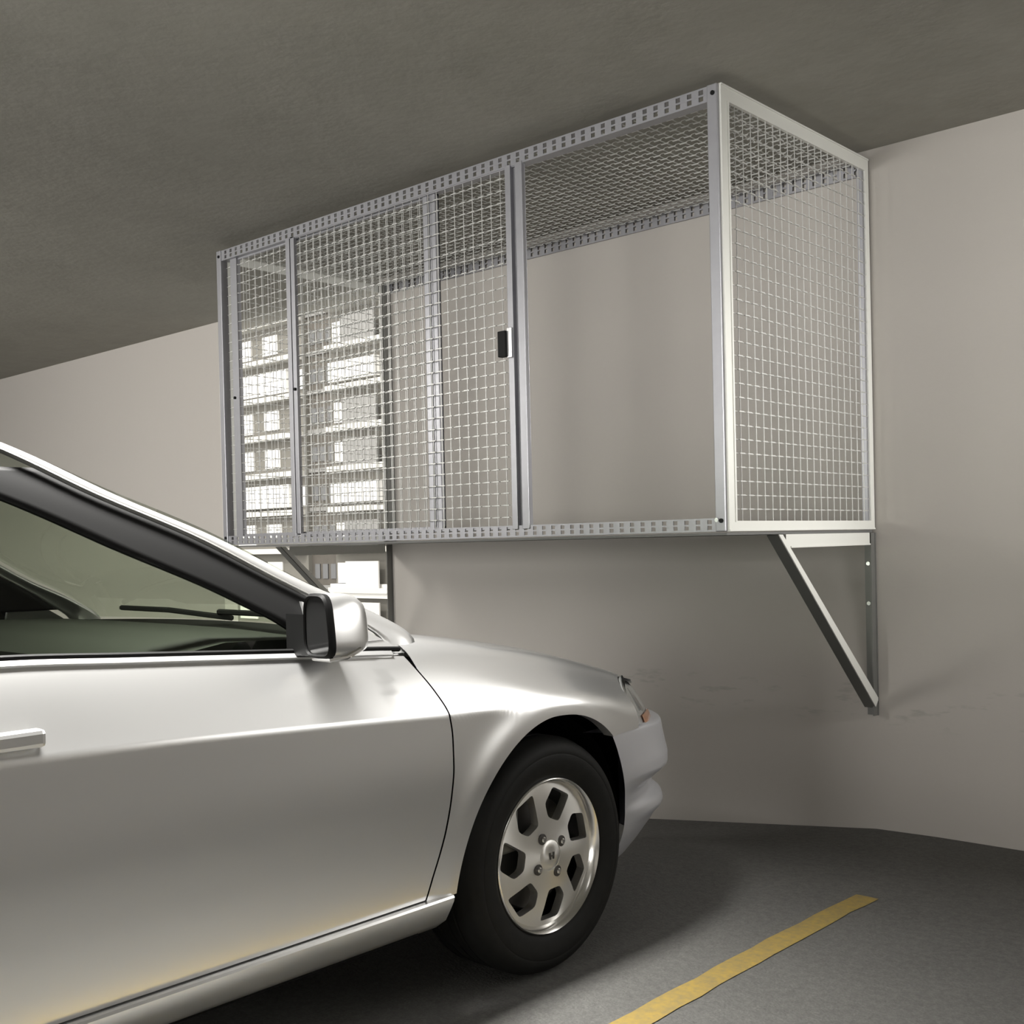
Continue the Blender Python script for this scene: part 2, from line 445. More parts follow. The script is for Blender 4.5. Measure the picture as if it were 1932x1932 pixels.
# sliding door, pushed left so the right half stands open
da, db = -4.306, -2.837
m_ = MB()
m_.box((da, YF + .002, ZB + .03), (da + .030, YF + .022, ZT - .045)); m_.box((da + .034, YF + .004, ZB + .03), (da + .062, YF + .022, ZT - .045))
m_.box((db - .086, YF + .000, ZB + .03), (db - .058, YF + .022, ZT - .045)); m_.box((db - .034, YF + .000, ZB + .03), (db, YF + .022, ZT - .045))
m_.box((db - .086, YF + .018, ZB + .03), (db, YF + .022, ZT - .045))
for z in (ZB + .03, ZT - .055): m_.box((da, YF + .008, z), (db, YF + .022, z + .010))
m_.box((da, YF + .018, ZB + .03), (da + .062, YF + .022, ZT - .045))
dr = L('sliding_door', m_, bevel=.0015)
q = MB(); wire_mesh(q, (da + .06, YF + .014, ZB + .044), (1, 0, 0), (0, 0, 1), (0, -1, 0), db - .086 - da - .06, ZT - ZB - .096); L('wire_mesh', q, 'wire', dr)
q = MB(); q.box((db - .122, YF - .022, 1.838), (db - .083, YF + .004, 1.936)); L('lock_case', q, 'black', dr, bevel=.003)
q = MB(); q.box((db - .083, YF - .012, 1.832), (db - .060, YF + .002, 1.946)); L('strike_plate', q, 'bolt', dr, bevel=.002)
for x, z in ((da + .05, 1.86), (xa + .045, 1.87)):
    q = MB(); q.tube([(x, YF - .004, z), (x, YF + .004, z)], .007, 10); L('bolt_hole', q, 'black', dr)


# ------------------------------------------------------------------ triangular brackets under the locker
def bracket(x1, label):
    B = (x1 - .02, WY, 0.42); t = thing('wall_bracket', label, 'bracket', (x1 - .02, WY - .001, .42), 'steel brackets under the locker')
    base = (x1 - .02, WY - .001, .42)
    z = ZB - .013
    a = MB(); a.box((x1 - .009, 3.57, z - .048), (x1 - .003, WY - .05, z)); a.box((x1 - .04, 3.57, z - .006), (x1 - .009, WY - .05, z - .0005)); a.box((x1 - .003, 3.60, z - .048), (x1 + .001, WY - .05, z - .042))
    obj('arm', a, 'alu', t, base)
    v = MB(); v.box((x1 - .045, WY - .007, .42), (x1, WY - .001, z)); v.box((x1 - .008, WY - .04, .421), (x1 - .002, WY - .0075, z - .0005)); obj('wall_leg', v, 'strut', t, base)
    d = MB()
    p, q_ = Vector((x1, 3.515, z - .001)), Vector((x1, WY - .03, .455)); dv = (q_ - p).normalized(); nn = Vector((0, dv.z, -dv.y))  # in-plane normal
    if nn.z < 0: nn = -nn
    nn2 = Vector((1, 0, 0))
    # angle iron: one leg facing the car side, one leg facing down and forward, coloured darker as its shade
    d.prism([p, q_, q_ + nn * .042, p + nn * .042 - Vector((0, 0, (nn * .042).z)) + dv * .0], (-.005, 0, 0))
    obj('brace', d, 'alu', t, base)  # lit leg: side light is in the pale tone
    e = MB(); e.prism([p + nn * -.004, q_ + nn * -.004, q_ + Vector((-.045, 0, 0)) - nn * .004, p + Vector((-.045, 0, 0)) - nn * .004], nn * .005)
    obj('brace_flange', e, 'strut', t, base)  # same angle iron, shade of the underside put into the colour
    for zz in (1.019, .862):
        k = MB(); k.tube([(x1 - .027, WY - .018, zz), (x1 - .027, WY - .007, zz)], .0085, 6); obj('bolt', k, 'bolt', t, base)
    return t


bracket(XR, 'triangular steel bracket under the open right end of the locker')
bracket(XL + .025, 'triangular steel bracket beside the wall opening, partly behind the car windshield')

# ------------------------------------------------------------------ the car (local axes: +y nose, +x right side, y=0 front axle)
CAR = (-2.81, 2.249, 0)
car = thing('car', 'silver two-door car parked nose to the wall under the locker', 'car', CAR)


def P(name, mb, m, parent=None, **k):
    return obj(name, mb, m, parent if parent is not None else car, **k)


WID = [(-3.75, .70), (-3.5, .80), (-3.0, .862), (-2.6, .885), (-1.5, .893), (-.5, .893), (0, .888), (.2, .879), (.35, .863), (.5, .835), (.62, .80), (.75, .75)]
CRZ = [(-3.7, .80), (-2.4, .80), (-1.2, .777), (-.75, .755), (-.4, .733), (-.1, .712), (.1, .695), (.25, .662), (.42, .615), (.6, .60)]
BXT = [(-3.7, .74), (-2.4, .80), (-1.2, .822), (-.5, .82), (-.3, .815), (0, .80), (.3, .772), (.55, .748)]
BZT = [(-3.7, .91), (-2.4, .955), (-1.4, .934), (-1.16, .919), (-.72, .890), (-.5, .876), (-.3, .856), (0, .813), (.2, .778), (.4, .735), (.55, .695)]
RXT = [(-.6, .73), (-.45, .725), (-.2, .705), (0, .69), (.3, .67), (.60, .662)]
RZT = [(-.6, .925), (-.45, .915), (-.21, .885), (-.08, .862), (.135, .826), (.275, .794), (.395, .760), (.495, .728), (.60, .700)]
SHX = [(.18, -.085), (.245, -.045), (.305, -.022), (.40, -.009), (.47, -.004), (.58, 0), (.72, -.004), (.82, -.006)]


def side_pt(y, q):
    """right side of the body: q in [-1,0] from z=.2 up to the shoulder crease, [0,1] crease to belt, [1,2] belt to hood edge"""
    w = mono(WID, y); cz = mono(CRZ, y)
    if q <= 0:
        z = cz + q * (cz - .2); x = w + mono(SHX, z)
    else:
        A = Vector((w + mono(SHX, cz), cz)); Bp = Vector((mono(BXT, y), mono(BZT, y))); Rp = Vector((mono(RXT, y), mono(RZT, y)))
        la = (Bp - A).length; lb = (Rp - Bp).length
        fd = min(1, max(0, (y + .42) / .40)); ta = Vector((lerp(-.42, -.10, fd), .95)).normalized() * la; tb = Vector((-.62, .78)); tb.normalize()
        te = Vector((-1, .10)).normalized() * lb
        if y < -.55: tb = Vector((-.52, .85))
        if q <= 1:
            t = q; p0, p1, m0, m1 = A, Bp, ta, tb * la
        else:
            t = q - 1; p0, p1, m0, m1 = Bp, Rp, tb * lb, te
        c = p0 * (2 * t ** 3 - 3 * t * t + 1) + m0 * (t ** 3 - 2 * t * t + t) + p1 * (-2 * t ** 3 + 3 * t * t) + m1 * (t ** 3 - t * t)
        x, z = c
    # rolled lip round the front wheel arch
    dd = math.hypot(y + .012, (z - .305) * .97) - .372
    if abs(y) < .7: x += .010 * math.exp(-(max(0, dd) / .045) ** 2) * (1 if q <= 0 else max(0, 1 - q * 1.2))
    return (x, y, z)


def q_of(y, z):
    cz = mono(CRZ, y)
    if z <= cz: return (z - cz) / (cz - .2)
    lo, hi = 0, 2
    for _ in range(30):
        m_ = (lo + hi) / 2
        if side_pt(y, m_)[2] < z: lo = m_
        else: hi = m_
    return (lo + hi) / 2


def lerp(a, b, t): return a + (b - a) * t


def resample(pts, ts, t):
    return mono([(tt, p) for tt, p in zip(ts, pts)], t)


# ---- front fender: ruled between the wheel arch and the outline of the panel
def arch_pt(ph):
    c, sn = math.cos(ph), math.sin(ph); e, ax = (2 / 1.8, .360) if c < 0 else (2 / 2.3, .355)
    return (-.01 + ax * math.copysign(abs(c) ** e, c), .304 + .376 * abs(sn) ** e)


SEAM = [(.306, -.462), (.36, -.446), (.41, -.428), (.47, -.408), (.54, -.391), (.61, -.381), (.675, -.380), (.737, -.389), (.785, -.410), (.85, -.450), (.905, -.482)]   # door front edge: z -> y


def seam_y(z): return mono(SEAM, z)


OUT = [('z', .306), ('z', .45), ('z', .55), ('z', .66), ('z', .733), ('z', .84), ('q', -.462, 2.0), ('q', -.15, 2.0), ('q', .27, 2.0), ('q', .565, 2.0), ('p', .398, .690), ('p', .402, .592)]


def out_yq(i):
    o = OUT[i]
    if o[0] == 'z':
        y = seam_y(o[1]) + .003; return (y, q_of(y, o[1]))
    if o[0] == 'q': return (o[1], o[2])
    return (o[1], q_of(o[1], o[2]))


def fender(s):
    mb = MB(); n = len(OUT); cols = 180; rws = 46
    # refine outer boundary so it follows the seam exactly
    O = [(float(i), out_yq(i)) for i in range(n)]
    grid = []
    for c in range(cols + 1):
        t = (n - 1) * c / cols
        ph = math.radians(lerp(179.99, 47, t / (n - 1))); a = arch_pt(ph); a = (a[0], q_of(*a)); o = mono(O, t)
        if t <= 5:  # along the seam use its own curve
            zt = mono([(float(i), OUT[i][1]) for i in range(6)], t); y = seam_y(zt) + .003; o = (y, q_of(y, zt))
        col = []
        for k in range(rws + 1):
            v = k / rws
            y = lerp(a[0], o[0], v); q = lerp(a[1], o[1], v)
            x, yy, z = side_pt(y, q); col.append((x * s, yy, z))
        # rolled inner lip of the arch
        x, yy, z = side_pt(*a); col.insert(0, ((x - .035) * s, yy * 1.0, z + .002))
        grid.append(col)
    mb.grid(grid)
    return P('front_fender', mb, 'paint', smooth=True, angle=50)


def door(s):
    mb = MB(); rows = []
    y1 = -1.62
    lev = [-1 + .02 + i * .98 / 46 for i in range(47)] + [i / 26 for i in range(1, 27)]
    for q in lev:
        row = []
        # front edge of this row follows the seam
        y = -.42
        for _ in range(8):
            z = side_pt(y, q)[2]; y = seam_y(z) - .002
        for k in range(61):
            yy = lerp(y, y1, (k / 60) ** 1.15)
            qq = max(q, q_of(yy, .309)) if q < 0 else q
            p = side_pt(yy, qq); row.append((p[0] * s, p[1], p[2]))
        rows.append(row)
    mb.grid(rows)
    d = P('door', mb, 'paint', smooth=True, angle=50)
    h = MB(); h.box((s * .872, -1.55, .80), (s * .905, -1.36, .832)); P('door_handle', h, 'paint', d, bevel=.008)
    tr = MB(); tr.grid([[(s * xx, lerp(-.50, -1.62, k / 12), zz) for k in range(13)] for xx, zz in ((.80, .60), (.775, .80), (.775, .90), (.79, side_pt(-1.0, 1)[2] + .004))]); P('door_trim', tr, 'cloth', d)
    # belt moulding along the glass
    b = MB(); rr = []
    for k in range(50):
        yy = lerp(-.50, -1.62, k / 49); p = side_pt(yy, 1.0)
        rr.append([(s * (p[0] + .000), yy, p[2] - .001), (s * (p[0] + .004), yy, p[2] + .004), (s * (p[0] - .004), yy, p[2] + .0125), (s * (p[0] - .018), yy, p[2] + .013)])
    b.grid(rr); P('belt_moulding', b, 'paint', d, smooth=True, angle=60)
    b = MB(); b.tube([(s * (side_pt(y, 1)[0] - .010), y, side_pt(y, 1)[2] + .016) for y in [lerp(-.47, -1.62, k / 40) for k in range(41)]], .006, 6)
    P('window_seal', b, 'black', d)
    # painted corner piece ahead of the mirror
    b = MB(); pts = [(-.445, .878), (-.50, .882), (-.60, .889), (-.70, .896), (-.70, 1.012), (-.635, .985), (-.575, .955), (-.53, .93), (-.482, .902)]
    b.prism([(s * gx(z), y, z) for y, z in pts], (-.012 * s, 0, 0)); P('corner_panel', b, 'paint', d)
    return d


def gx(z): return .802 - .42 * (z - .88)       # plane of the side glass


POUT = [(.85, -.388), (.88, -.386), (.905, -.384), (.915, -.389), (.986, -.508), (1.045, -.642), (1.162, -.868), (1.245, -1.062), (1.36, -1.31), (1.39, -1.42)]
BLOW = [(.885, -.70), (.92, -.712), (.945, -.735), (.975, -.775), (1.008, -.835), (1.054, -.922), (1.131, -1.09), (1.25, -1.345), (1.30, -1.50)]


def pillar_strip(s, name, e0, e1, m, off, z0, z1, solid):
    """band of the windshield pillar between two edge functions y(z)"""
    mb = MB(); rows = []
    for k in range(41):
        z = lerp(z0, z1, k / 40)
        a, b = e0(z), e1(z); row = []
        for j in range(7):
            t = j / 6
            row.append((s * (gx(z) + off + .004 * math.sin(math.pi * t) - (.014 * (1 - t) ** 3 if name == 'windshield_pillar' else 0)), lerp(a, b, t), z))
        rows.append(row)
    mb.grid(rows)
    return P(name, mb, m, smooth=True, solid=solid, angle=60)


def pout(z): return mono(POUT, z)
def pin(z): return mono(POUT, z) - mono([(.85, .105), (.955, .100), (.99, .088), (1.05, .062), (1.3, .048)], z)
def blow(z): return mono(BLOW, z)


def wheel(cx, cy, s, steer=0):
    """wheel with its rim face at x=cx, s = side"""
    R = .203; cz = .31
    rim = MB(); NH = 7; bm = bmesh.new()
    tmpl = [(-17, .85), (7, .87), (21, .67), (18, .49), (-9, .45)]

    def loop(pts):
        vs = [bm.verts.new((0, p[0], p[1])) for p in pts]; return [bm.edges.new((vs[i], vs[(i + 1) % len(vs)])) for i in range(len(vs))]
    edges = loop([(R * .93 * math.cos(2 * math.pi * k / 84), R * .93 * math.sin(2 * math.pi * k / 84)) for k in range(84)])
    holes = []
    for h in range(NH):
        ph = 20 + 360 / 7 * h
        poly = [Vector((R * rr * math.cos(math.radians(ph + a)), R * rr * math.sin(math.radians(ph + a)))) for a, rr in tmpl]
        pts = []
        for i in range(len(poly)):   # round the corners
            a, b, c = poly[i - 1], poly[i], poly[(i + 1) % len(poly)]
            for t in (0, .5, 1):
                p0 = b + (a - b).normalized() * .009; p1 = b + (c - b).normalized() * .009
                pts.append(p0 * (1 - t) ** 2 + b * 2 * t * (1 - t) + p1 * t * t)
        edges += loop(pts); holes.append(pts)
    edges += loop([(R * .20 * math.cos(2 * math.pi * k / 36), R * .20 * math.sin(2 * math.pi * k / 36)) for k in range(36)])
    bmesh.ops.triangle_fill(bm, use_beauty=True, use_dissolve=False, edges=edges)
    bmesh.ops.subdivide_edges(bm, edges=bm.edges, cuts=1, use_grid_fill=True)

    def dish(rr):
        t = rr / R
        return mono([(0, -.004), (.2, -.006), (.35, -.010), (.55, -.013), (.8, -.020), (.93, -.026), (1, -.030)], t)
    bm.verts.index_update(); nv_ = len(bm.verts)
    vs = [(cx + s * dish(math.hypot(v.co.y, v.co.z)), cy + v.co.y, cz + v.co.z) for v in bm.verts]
    vs += [(x - s * .026, y, z) for x, y, z in vs]
    fs = [tuple(v.index for v in fc.verts) for fc in bm.faces]; fs += [tuple(i + nv_ for i in reversed(q)) for q in fs]
    fs += [(e.verts[0].index, e.verts[1].index, e.verts[1].index + nv_, e.verts[0].index + nv_) for e in bm.edges if len(e.link_faces) == 1]
    rim.add(vs, fs); bm.free()
    face = P('wheel', rim, 'rim', smooth=True, angle=35)
    # centre cap
    c = MB(); c.lathe([(.0, s * -.001), (.020, s * -.0015), (.034, s * -.003), (.0406, s * -.0075)], (cx, cy, cz), n=36); P('hub_cap', c, 'rim', face, smooth=True)
    # emblem: a small tapered letter-like mark in a dark tone
    e = MB(); X = cx + s * .001
    for a in ((-.010, .009, -.005, .009, -.004, -.009, -.008, -.009), (.010, .009, .005, .009, .004, -.009, .008, -.009)):
        e.prism([(X, cy + a[i], cz + a[i + 1]) for i in range(0, 8, 2)], (-.003 * s, 0, 0))
    e.prism([(X, cy - .005, cz + .0018), (X, cy + .005, cz + .0018), (X, cy + .005, cz - .0018), (X, cy - .005, cz - .0018)], (-.003 * s, 0, 0))
    P('emblem', e, 'disc', face)
    # lip and barrel
    l = MB(); l.lathe([(R * .90, s * -.034), (R * .925, s * -.020), (R * .945, s * -.010), (R * .965, s * -.004), (R * .985, s * .000), (R * 1.0, s * -.002), (R * 1.01, s * -.008), (R * .985, s * -.03), (R * .96, s * -.06), (R * .93, s * -.17)], (cx, cy, cz), n=96)
    P('rim_lip', l, 'rimlip', face, smooth=True, angle=60)
    d = MB(); d.lathe([(.0, s * -.07), (R * .72, s * -.07), (R * .74, s * -.075), (R * .74, s * -.09), (0, s * -.09)], (cx, cy, cz), n=48); P('brake_disc', d, 'disc', face)
    d = MB(); d.box((cx - s * .05, cy - .145, cz + .02), (cx - s * .11, cy - .07, cz + .13)); P('brake_caliper', d, 'strut', face, bevel=.008)
    # tyre
    t = MB(); prof = [(R * .985, -.012), (R * 1.02, -.004), (.222, .004), (.245, .009), (.262, .0095), (.266, .0075), (.270, .0085), (.285, .004), (.296, -.006), (.303, -.018), (.307, -.034)]
    for k in range(4):   # tread with grooves
        o = -.038 - k * .036
        prof += [(.310, o), (.310, o - .026), (.303, o - .028), (.303, o - .034)]
    prof += [(.310, -.184), (.303, -.192), (.285, -.2), (.24, -.205), (R * .98, -.195)]
    t.lathe([(a, s * b) for a, b in prof], (cx, cy, cz), n=96); P('tire', t, 'blackrub', face, smooth=True, angle=40)
    for a in (31, 121, 211, 301):
        yy, zz = cy + .055 * math.cos(math.radians(a)), cz + .055 * math.sin(math.radians(a))
        n_ = MB(); n_.lathe([(.0, s * -.005), (.0095, s * -.0055), (.0145, s * -.006), (.0150, s * -.02)], (cx, yy, zz), n=18)
        g = P('lug_nut', n_, 'disc', face, smooth=True)
        n2 = MB(); n2.lathe([(0, s * .002), (.0055, s * .0015), (.0078, s * -.001), (.0078, s * -.01)], (cx, yy, zz), n=12); P('lug_nut_cap', n2, 'rimlip', face, smooth=True)
    return face


MX = .905
for s in (1, -1):
    fender(s); door(s)
    # sill below the door
    mb = MB(); rows = []
    for k in range(60):
        y = lerp(-.385, -2.25, k / 59); w = mono(WID, y)
        zt = .306
        rows.append([(s * (w - .030), y, zt + .001), (s * (w - .006), y, zt - .001), (s * (w - .003), y, zt - .006), (s * (w - .006), y, zt - .016), (s * (w - .018), y, .268), (s * (w - .035), y, .240), (s * (w - .07), y, .215), (s * (w - .16), y, .20)])
    mb.grid(rows); mb.poly([rows[0][i] for i in range(8)]); P('rocker_panel', mb, 'paint', smooth=True, angle=45)
    # rear quarter panel with its wheel arch
    mb = MB(); rows = []
    for k in range(91):
        y = lerp(-1.628, -3.62, k / 90); d2 = .37 ** 2 - (y + 2.67) ** 2
        zl = .309 if d2 <= 0 else max(.309, .31 + math.sqrt(d2) * .98)
        col = []
        q0 = q_of(y, zl)
        for j in range(41):
            p = side_pt(y, lerp(q0, 1.0, j / 40)); col.append((s * p[0], p[1], p[2]))
        rows.append(col)
    mb.grid(rows); P('rear_quarter_panel', mb, 'paint', smooth=True, angle=50)
    pillar_strip(s, 'windshield_pillar', pout, pin, 'paint', -.010, .868, 1.375, .01)
    pillar_strip(s, 'drip_rail', lambda z: pin(z) - .004, lambda z: pin(z) - .014, 'strut', -.004, 1.0, 1.34, .004)
    pillar_strip(s, 'door_frame', lambda z: pin(z) + .004, blow, 'black', -.012, .955, 1.30, .01)
    # quarter window and side window glass
    mb = MB(); rows = []
    for k in range(21):
        z = lerp(.885, 1.30, k / 20); a = blow(z) + .02; b = -1.75 - (z - .9) * .05; rows.append([(s * (gx(z) - .016), lerp(a, b, j / 10), z + (0.02 * j / 10 if k == 0 else 0)) for j in range(11)])
    mb.grid(rows); P('side_window', mb, 'glass', smooth=True)
    mb = MB(); mb.prism([(s * gx(z) - s * .01, y, z) for y, z in ((-1.78, .93), (-2.35, .96), (-1.95, 1.28), (-1.80, 1.30))], (-.004 * s, 0, 0)); P('quarter_window', mb, 'glass')
    mb = MB(); mb.prism([(s * gx(z), y, z) for y, z in ((-1.74, .92), (-1.79, .92), (-1.82, 1.30), (-1.77, 1.30))], (-.02 * s, 0, 0)); P('door_pillar', mb, 'black')
    mb = MB(); rows = []
    for k in range(13):
        z = lerp(.95, 1.36, k / 12); a = lerp(-2.38, -1.93, (k / 12)); b = lerp(-3.0, -2.25, (k / 12) ** .8); rows.append([(s * (gx(z) - .06 * (j / 6) ** 2), lerp(a, b, j / 6), z) for j in range(7)])
    mb.grid(rows); P('rear_pillar', mb, 'paint', smooth=True, solid=.01)
    # roof rail above the door glass
    mb = MB(); mb.tube([(s * gx(z), y, z) for y, z in ((-1.36, 1.315), (-1.55, 1.325), (-1.8, 1.33), (-2.0, 1.318), (-2.2, 1.25), (-2.38, 1.1))], .022, 8); P('roof_rail', mb, 'black', smooth=True)
    # wheels
    wheel(s * .862, 0, s); wheel(s * .858, -2.67, s)
    for cy in (0, -2.67):
        mb = MB(); rows = []
        for k in range(25):
            a = math.pi * (-.1 + 1.2 * k / 24); rows.append([(s * .80, cy + .372 * math.cos(a), .31 + .372 * math.sin(a)), (s * .56, cy + .372 * math.cos(a), .31 + .372 * math.sin(a))])
        mb.grid(rows); mb.poly([rw[1] for rw in rows]); P('wheel_liner', mb, 'void')
    # door mirror
    mb = MB(); rows = []
    for (y, sc, dz) in ((-.776, .92, 0), (-.772, 1.0, 0), (-.745, 1.02, 0), (-.715, 1.0, -.001), (-.69, .93, -.003), (-.668, .78, -.006), (-.652, .55, -.010), (-.645, .28, -.012)):
        ring = []
        for k in range(28):
            t = 2 * math.pi * k / 28; e = 2 / 4.2
            ca, sa = math.cos(t), math.sin(t)
            px = .042 * math.copysign(abs(ca) ** e, ca) * sc; pz = .066 * math.copysign(abs(sa) ** e, sa) * sc
            px -= .008 * (pz / .066 - 0) * (1 if px > 0 else 0)
            ring.append((s * (MX + px - (1 - sc) * .03), y, .968 + pz + dz))
        rows.append(ring)
    mb.grid(rows, True); mb.poly(rows[-1]); mr = P('door_mirror', mb, 'paint', smooth=True, angle=50)
    q = MB(); q.grid([[(s * (MX + (p[0] * s - MX) * k), -.774 + dy, .968 + (p[2] - .968) * k) for p in rows[1]] for k, dy in ((1.02, .006), (1.03, -.006), (.95, -.012), (.90, -.008))], True); P('mirror_bezel', q, 'black', mr, smooth=True)
    q = MB(); q.poly([(s * (MX + (p[0] * s - MX) * .92), -.780, .968 + (p[2] - .968) * .92) for p in rows[1]]); P('mirror_glass', q, 'mirror', mr)
    q = MB(); q.prism([(s * .79, -.775, .902), (s * .79, -.665, .902), (s * .79, -.68, .97), (s * .79, -.775, .99)], (.085 * s, 0, .0)); P('mirror_foot', q, 'black', mr)
    q = MB(); q.tube([(s * .88, -.772, .899), (s * .935, -.770, .898), (s * .948, -.74, .902), (s * .945, -.70, .915)], .006, 8); P('mirror_trim', q, 'chrome', mr, smooth=True)
    # wiper
    mb = MB(); mb.tube([(s * .60 if s > 0 else .05, -.42, .938), (s * .35 if s > 0 else -.2, -.47, .958), (s * .0 if s > 0 else -.55, -.43, .955)], .008, 6); P('wiper', mb, 'black')
    # front seat
    mb = MB(); rows = []
    for k in range(13):
        z = lerp(.5, 1.20, k / 12); wd = mono([(.5, .24), (.8, .26), (1.0, .24), (1.08, .12), (1.2, .11)], z); yb = -1.62 - (z - .5) * .30
        rows.append([(s * .37 + wd * math.cos(t), yb + .07 * math.sin(t), z) for t in [2 * math.pi * j / 20 for j in range(20)]])
    mb.grid(rows, True); mb.poly(rows[-1]); P('front_seat', mb, 'cloth', smooth=True)


# ---- front bumper: plan curve swept through a height profile
PLAN = [(0.0, (0, .935)), (.26, (.26, .915)), (.52, (.50, .865)), (.72, (.655, .79)), (.86, (.745, .70)), (1.0, (.800, .60)), (1.14, (.838, .47)), (1.28, (.862, .33)), (1.42, (.874, .20)), (1.6, (.88, .05))]
BOFF = [(.20, -.115), (.232, -.085), (.262, -.062), (.295, -.040), (.325, -.018), (.345, -.022), (.372, -.050), (.395, -.052), (.425, -.018), (.445, .000), (.47, .000), (.50, -.006), (.54, -.014), (.572, -.020), (.580, -.032)]


def plan(t):
    x, y = mono(PLAN, t); e = .01
    a, b = mono(PLAN, max(0, t - e)), mono(PLAN, min(1.6, t + e)); tx, ty = b[0] - a[0], b[1] - a[1]; l = math.hypot(tx, ty)
    return x, y, -ty / l, tx / l


def arch_front(z):
    return .345 if z <= .304 else -.01 + .355 * (1 - min(1, (z - .304) / .376) ** 2.3) ** (1 / 2.3)


mb = MB(); rows = []
for i in range(72):
    z = lerp(.20, .580, i / 71); off = mono(BOFF, z)
    # rear end of the row lies on the wheel arch
    lo, hi = 1.0, 1.6
    for _ in range(30):
        md = (lo + hi) / 2
        if plan(md)[1] > arch_front(z): lo = md
        else: hi = md
    te = lo; row = []
    for j in range(121):
        t = lerp(-te, te, j / 120); a = abs(t); x, y, nx, ny = plan(a)
        k = mono([(0, 1), (.6, 1), (.95, 1.0), (1.12, .55), (te, .25)], a) if te > 1.12 else 1
        side = mono(SHX, z) if a > 1 else 0
        bl = min(1, max(0, (a - 1.0) / .28))
        o = off * (1 - bl) + (mono(SHX, z) - .002) * bl
        xx = x + nx * o; yy = y + ny * o * (1 - bl)
        row.append((math.copysign(xx, t) if t != 0 else 0, yy, z + (.006 * bl * (i / 71) + (.012 * bl if i > 60 else 0) * ((i - 60) / 11))))
    rows.append(row)
mb.grid(rows)
# top ledge of the bumper
mb.grid([rows[-1], [(p[0] * .93, p[1] - .05, p[2] + .002) for p in rows[-1]]])
bumper = P('front_bumper', mb, 'bumper', smooth=True, angle=60)
mb = MB(); mb.box((-.42, .80, .27), (.42, .86, .36)); P('lower_grille', mb, 'black')


# ---- headlights, grille on the raked nose above the bumper
def nose(t, v):
    """v 0..1 from bumper top to hood edge"""
    x, y, nx, ny = plan(abs(t)); z = lerp(.577, mono([(0, .632), (.6, .656), (.95, .680), (1.17, .687)], abs(t)), v); o = -mono([(0, .055), (.9, .055), (1.17, .020)], abs(t)) - .052 * v ** 1.2
    return (math.copysign(x + nx * o, t), y + ny * o, z)


for s in (1, -1):
    def hl(t, v):
        p = Vector(nose(s * t, v)); vc = min(1.0, v)
        if t > .86:   # the top of the lamp follows the fender edge
            uu = min(1, max(0, (t - .97) / .20)); y0_, q0_ = .398, q_of(.398, .690)
            e = Vector(side_pt(lerp(.565, y0_, uu), lerp(2.0, q0_, uu))); e.x *= s
            k = min(1, (t - .86) / .11) * vc ** 2
            p += (e - Vector(nose(s * t, 1.0))) * k
        return tuple(p)
    mb = MB(); rows = []
    for i in range(15):
        v = lerp(.02, 1.0, i / 14); t0 = .56; t1 = 1.17; rows.append([hl(lerp(t0, t1, j / 20), v) for j in range(21)])
    mb.grid(rows); h = P('headlight', mb, 'lens', smooth=True, solid=.02)
    q = MB(); rr = []
    for i in range(5):
        v = lerp(.02, .26, i / 4); t1 = 1.09; rr.append([[c + d for c, d in zip(hl(lerp(.80, t1, j / 8), v), (s * .004, .004, 0))] for j in range(9)])
    q.grid(rr); P('turn_signal', q, 'amber', h, smooth=True)
    q = MB(); rr = []
    for i in range(3):
        v = lerp(.90, .995, i / 2); rr.append([[c + d for c, d in zip(hl(lerp(.90, 1.165, j / 8), v), (s * .003, .003, .001))] for j in range(9)])
    q.grid(rr); P('lamp_gasket', q, 'black', h)
    q = MB(); q.grid([[[c + d for c, d in zip(hl(lerp(1.00, 1.06, j / 4), lerp(.34, .80, i / 5)), (s * .003, .003, 0))] for j in range(5)] for i in range(6)]); P('reflector', q, 'chrome', h, smooth=True)
mb = MB(); rows = []
for i in range(7): rows.append([nose(lerp(-.555, .555, j / 30), lerp(.02, .98, i / 6)) for j in range(31)])
mb.grid(rows); gr = P('grille', mb, 'black', solid=.02)
for v in (.2, .5, .8):
    q = MB(); q.tube([Vector(nose(lerp(-.53, .53, j / 24), v)) + Vector((0, .004, 0)) for j in range(25)], .006, 6); P('grille_bar', q, 'chrome', gr, smooth=True)

# ---- hood
mb = MB(); rows = []
for i in range(61):
    v = i / 60; row = []
    for j in range(81):
        uu = -1 + 2 * j / 80; a = abs(uu)
        ry = lerp(-.452, .585, v); fx, fy, fz = nose(uu * .985, 1.0) if uu else nose(1e-6, 1.0)
        xr = mono(RXT, ry) - .003; cb = lerp(-.36, -.452, a ** 2.2)
        k = v ** 1.3
        yy = lerp(cb, fy, v); xx = lerp(uu * xr, fx, v ** 3)
        zr = mono(RZT, lerp(-.452, .585, v)); zcn = mono([(0, .918), (.3, .876), (.5, .842), (.68, .797), (.82, .744), (.92, .694), (1, .634)], v)
        zz = lerp(zcn, zr, a ** 2.4)
        row.append((xx, yy, zz))
    rows.append(row)
mb.grid(rows); P('hood', mb, 'paint', smooth=True, angle=180)
mb = MB(); mb.grid([[(uu * .67, lerp(-.36, -.44, abs(uu) ** 2.2) + dy, lerp(.914, .905, uu * uu) + dz) for uu in [-1 + j / 20 for j in range(41)]] for dy, dz in ((.015, .004), (-.03, .012), (-.10, -.01), (-.13, -.06))]); P('cowl_panel', mb, 'black', smooth=True)

